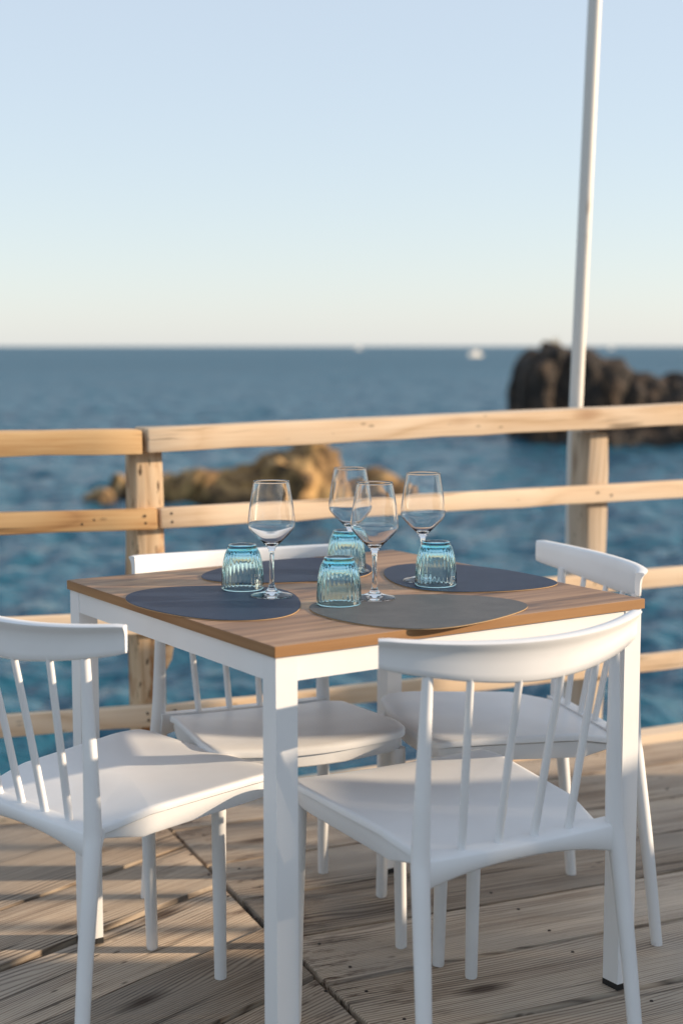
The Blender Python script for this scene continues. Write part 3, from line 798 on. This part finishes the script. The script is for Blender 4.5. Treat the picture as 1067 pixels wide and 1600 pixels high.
tumbler(680.5, 914, 'upturned fluted blue tumbler on the right navy mat')

# ------------------------------------------------------------------ chairs
SEAT_Z = .452
def seat_z(x, y):
    u = x/.21; v = (y+.19)/.42
    z = SEAT_Z + .006 - .016*(1-u*u)*math.sin(math.pi*min(1, max(0, .12+.80*v)))**.8
    z -= .034*max(0, 1-v/.42)**1.4*.9                      # falls towards the back
    z -= .010*max(0, (v-.88)/.12)**2                       # rolls over at the front
    return z
out_pts = [(-.172, -.188), (.172, -.188), (.190, -.10), (.212, .16), (.203, .216), (0, .236), (-.203, .216), (-.212, .16), (-.190, -.10)]
outline = rounded_poly(out_pts, [.03, .03, .3, .3, .035, 1.2, .035, .3, .3], 7)
def seat_mesh():
    n = len(outline); rings = [0.0, .15, .3, .45, .6, .75, .87, .95, .985, 1.0]
    v = [(0, .02, seat_z(0, .02))]; f = []
    drop = {.985: .0006, 1.0: .004}
    for s in rings[1:]:
        for p in outline:
            x, y = p.x*s, .02 + (p.y-.02)*s
            v.append((x, y, seat_z(x, y) - drop.get(s, 0)))
    m_ = len(rings)-1
    for s, dz in ((1.0, .013), (.985, .015), (.5, .016)):
        for p in outline:
            x, y = p.x*s, .02 + (p.y-.02)*s
            v.append((x, y, seat_z(x, y) - dz))
    v.append((0, .02, seat_z(0, .02)-.016)); last = len(v)-1
    for k in range(n): f.append((0, 1+k, 1+(k+1) % n))
    for r in range(m_+2):
        for k in range(n): f.append((1+r*n+k, 1+(r+1)*n+k, 1+(r+1)*n+(k+1) % n, 1+r*n+(k+1) % n))
    b = 1+(m_+2)*n
    for k in range(n): f.append((b+k, last, b+(k+1) % n))
    bm = bmesh.new(); vs = [bm.verts.new(p) for p in v]
    for q in f: bm.faces.new([vs[i] for i in q])
    return bm_mesh(bm, 50)
def frame_mesh():
    """apron under the seat panel: sides and front"""
    n = len(outline); v = []; f = []
    prof = [(.965, .0165), (.965, .046), (.955, .050), (.90, .050), (.89, .046), (.89, .0165)]
    for s, dz in prof:
        for p in outline:
            x, y = p.x*s, .02+(p.y-.02)*s
            deep = 1.0 - .25*max(0, min(1, (y-.05)/.17)) - .75*max(0, min(1, (-.09-y)/.07))
            v.append((x, y, seat_z(x, y) - (.0165 + (dz-.0165)*deep)))
    m_ = len(prof)
    for r in range(m_):
        for k in range(n): f.append((r*n+k, ((r+1) % m_)*n+k, ((r+1) % m_)*n+(k+1) % n, r*n+(k+1) % n))
    bm = bmesh.new(); vs = [bm.verts.new(p) for p in v]
    for q in f: bm.faces.new([vs[i] for i in q])
    return bm_mesh(bm, 40)
def rear_rail_mesh():
    n = 24; v = []; f = []; sec = 8
    for i in range(n+1):
        t = -1 + 2*i/n; x = t*.190; y = -.199 - .003*(1-t*t)
        zt = .4300 - .002*(1-t*t); zb = .380 + .024*(1-abs(t)**2.2)
        th = .022
        v += [(x, y-th/2+.004, zt), (x, y+th/2+.012, zt+.002), (x, y+th/2+.012, zt-.008), (x, y+th/2, zb+.004), (x, y+th/2-.004, zb), (x, y-th/2+.004, zb), (x, y-th/2, zb+.004), (x, y-th/2, zt-.004)]
    for i in range(n):
        for k in range(sec): f.append((i*sec+k, i*sec+(k+1) % sec, (i+1)*sec+(k+1) % sec, (i+1)*sec+k))
    f.append(tuple(range(sec))); f.append(tuple(n*sec+k for k in range(sec)))
    bm = bmesh.new(); vs = [bm.verts.new(p) for p in v]
    for q in f: bm.faces.new([vs[i] for i in q])
    return bm_mesh(bm, 50)
CE, CEY, CMY = .250, -.172, -.247
def crest_at(t):
    x = CE*t; y = CEY + (CMY-CEY)*(1-abs(t)**2.1)
    return x, y, .730 - .030*(1-abs(t)**1.8), .779 - .010*(1-t*t)
def crest_mesh():
    n = 40; v = []; f = []
    for i in range(n+1):
        t = -1+2*i/n; x, y, zb, zt = crest_at(t)
        e = .004; x2, y2, _, _ = crest_at(min(1, t+e)); x1, y1, _, _ = crest_at(max(-1, t-e))
        tx, ty = x2-x1, y2-y1; L = math.hypot(tx, ty); nx, ny = ty/L, -tx/L     # outward (backwards)
        h = zt-zb; k = 1-.15*abs(t)**6
        prof = [(-.006, .06), (-.0075, .3), (-.0075, .65), (-.007, .93), (-.004, .99), (.004, 1.0), (.013, .995), (.0175, .955), (.0165, .90), (.011, .80), (.0075, .66), (.006, .45), (.006, .2), (.0055, .05), (.003, .0), (-.003, .0)]
        end = 1.0 if abs(t) < .999 else .86
        for o_, q in prof: v.append((x+nx*o_*k*end, y+ny*o_*k*end, zb+h*(.5+(q-.5)*(end*.5+.5))))
    s = 16
    for i in range(n):
        for k in range(s): f.append((i*s+k, i*s+(k+1) % s, (i+1)*s+(k+1) % s, (i+1)*s+k))
    f.append(tuple(range(s))); f.append(tuple(n*s+k for k in range(s)))
    bm = bmesh.new(); vs = [bm.verts.new(p) for p in v]
    for q in f: bm.faces.new([vs[i] for i in q])
    return bm_mesh(bm, 60)
def chair_meshes():
    parts = [('seat', seat_mesh()), ('seat_frame', frame_mesh()), ('rear_rail', rear_rail_mesh()), ('crest_rail', crest_mesh())]
    for s in (-1, 1):
        parts.append(('front_leg', tube([(s*.193, .213, 0), (s*.1925, .2122, .004), (s*.1915, .207, .2), (s*.189, .200, .4145)], [.0108, .0118, .0132, .0148], 20)))
        tz = crest_at(.725)
        st = [(s*.212, -.253, 0, .0105), (s*.2115, -.252, .004, .0115), (s*.203, -.231, .20, .0130), (s*.194, -.207, .385, .0148), (s*.1905, -.2005, .44, .0148), (s*.186, -.2005, .58, .0115), (s*.1815, -.2035, tz[2]+.006, .0085)]
        pth = lerp_path(st, 5)
        parts.append(('rear_leg', tube([p[:3] for p in pth], [p[3] for p in pth], 20)))
    for xb in (-.105, -.035, .035, .105):
        tt = xb*1.16/CE; x, y, zb, zt = crest_at(tt)
        yb = -.186
        parts.append(('spindle', tube([(xb, yb, .420), ((xb+x)/2, (yb+y)/2, .57), (x, y, zb+.006)], [.0070, .0066, .0060], 14)))
    return parts
CH = chair_meshes()
for nm, me in CH: me.materials.append(M['plastic'])
def chair(x, y, ang, label):
    """ang: heading of the chair's front, from +X"""
    t = thing('spindle_chair', label, 'chair', (x, y, 0), ang - math.pi/2, 'white spindle-back chairs round the table')
    for nm, me in CH: link(nm, me, None, t)
    return t
chair(.188, 2.474, R(119.6), 'white spindle-back chair in front at the right, its back to the viewer')
chair(-.139, 3.018, R(-67.0), 'white spindle-back chair on the far left side of the table, facing the viewer')
chair(-.397, 2.611, R(45.2), 'white spindle-back chair cut off by the left picture edge')
chair(.344, 3.051, R(-164.6), 'white spindle-back chair on the far right side of the table, facing left')
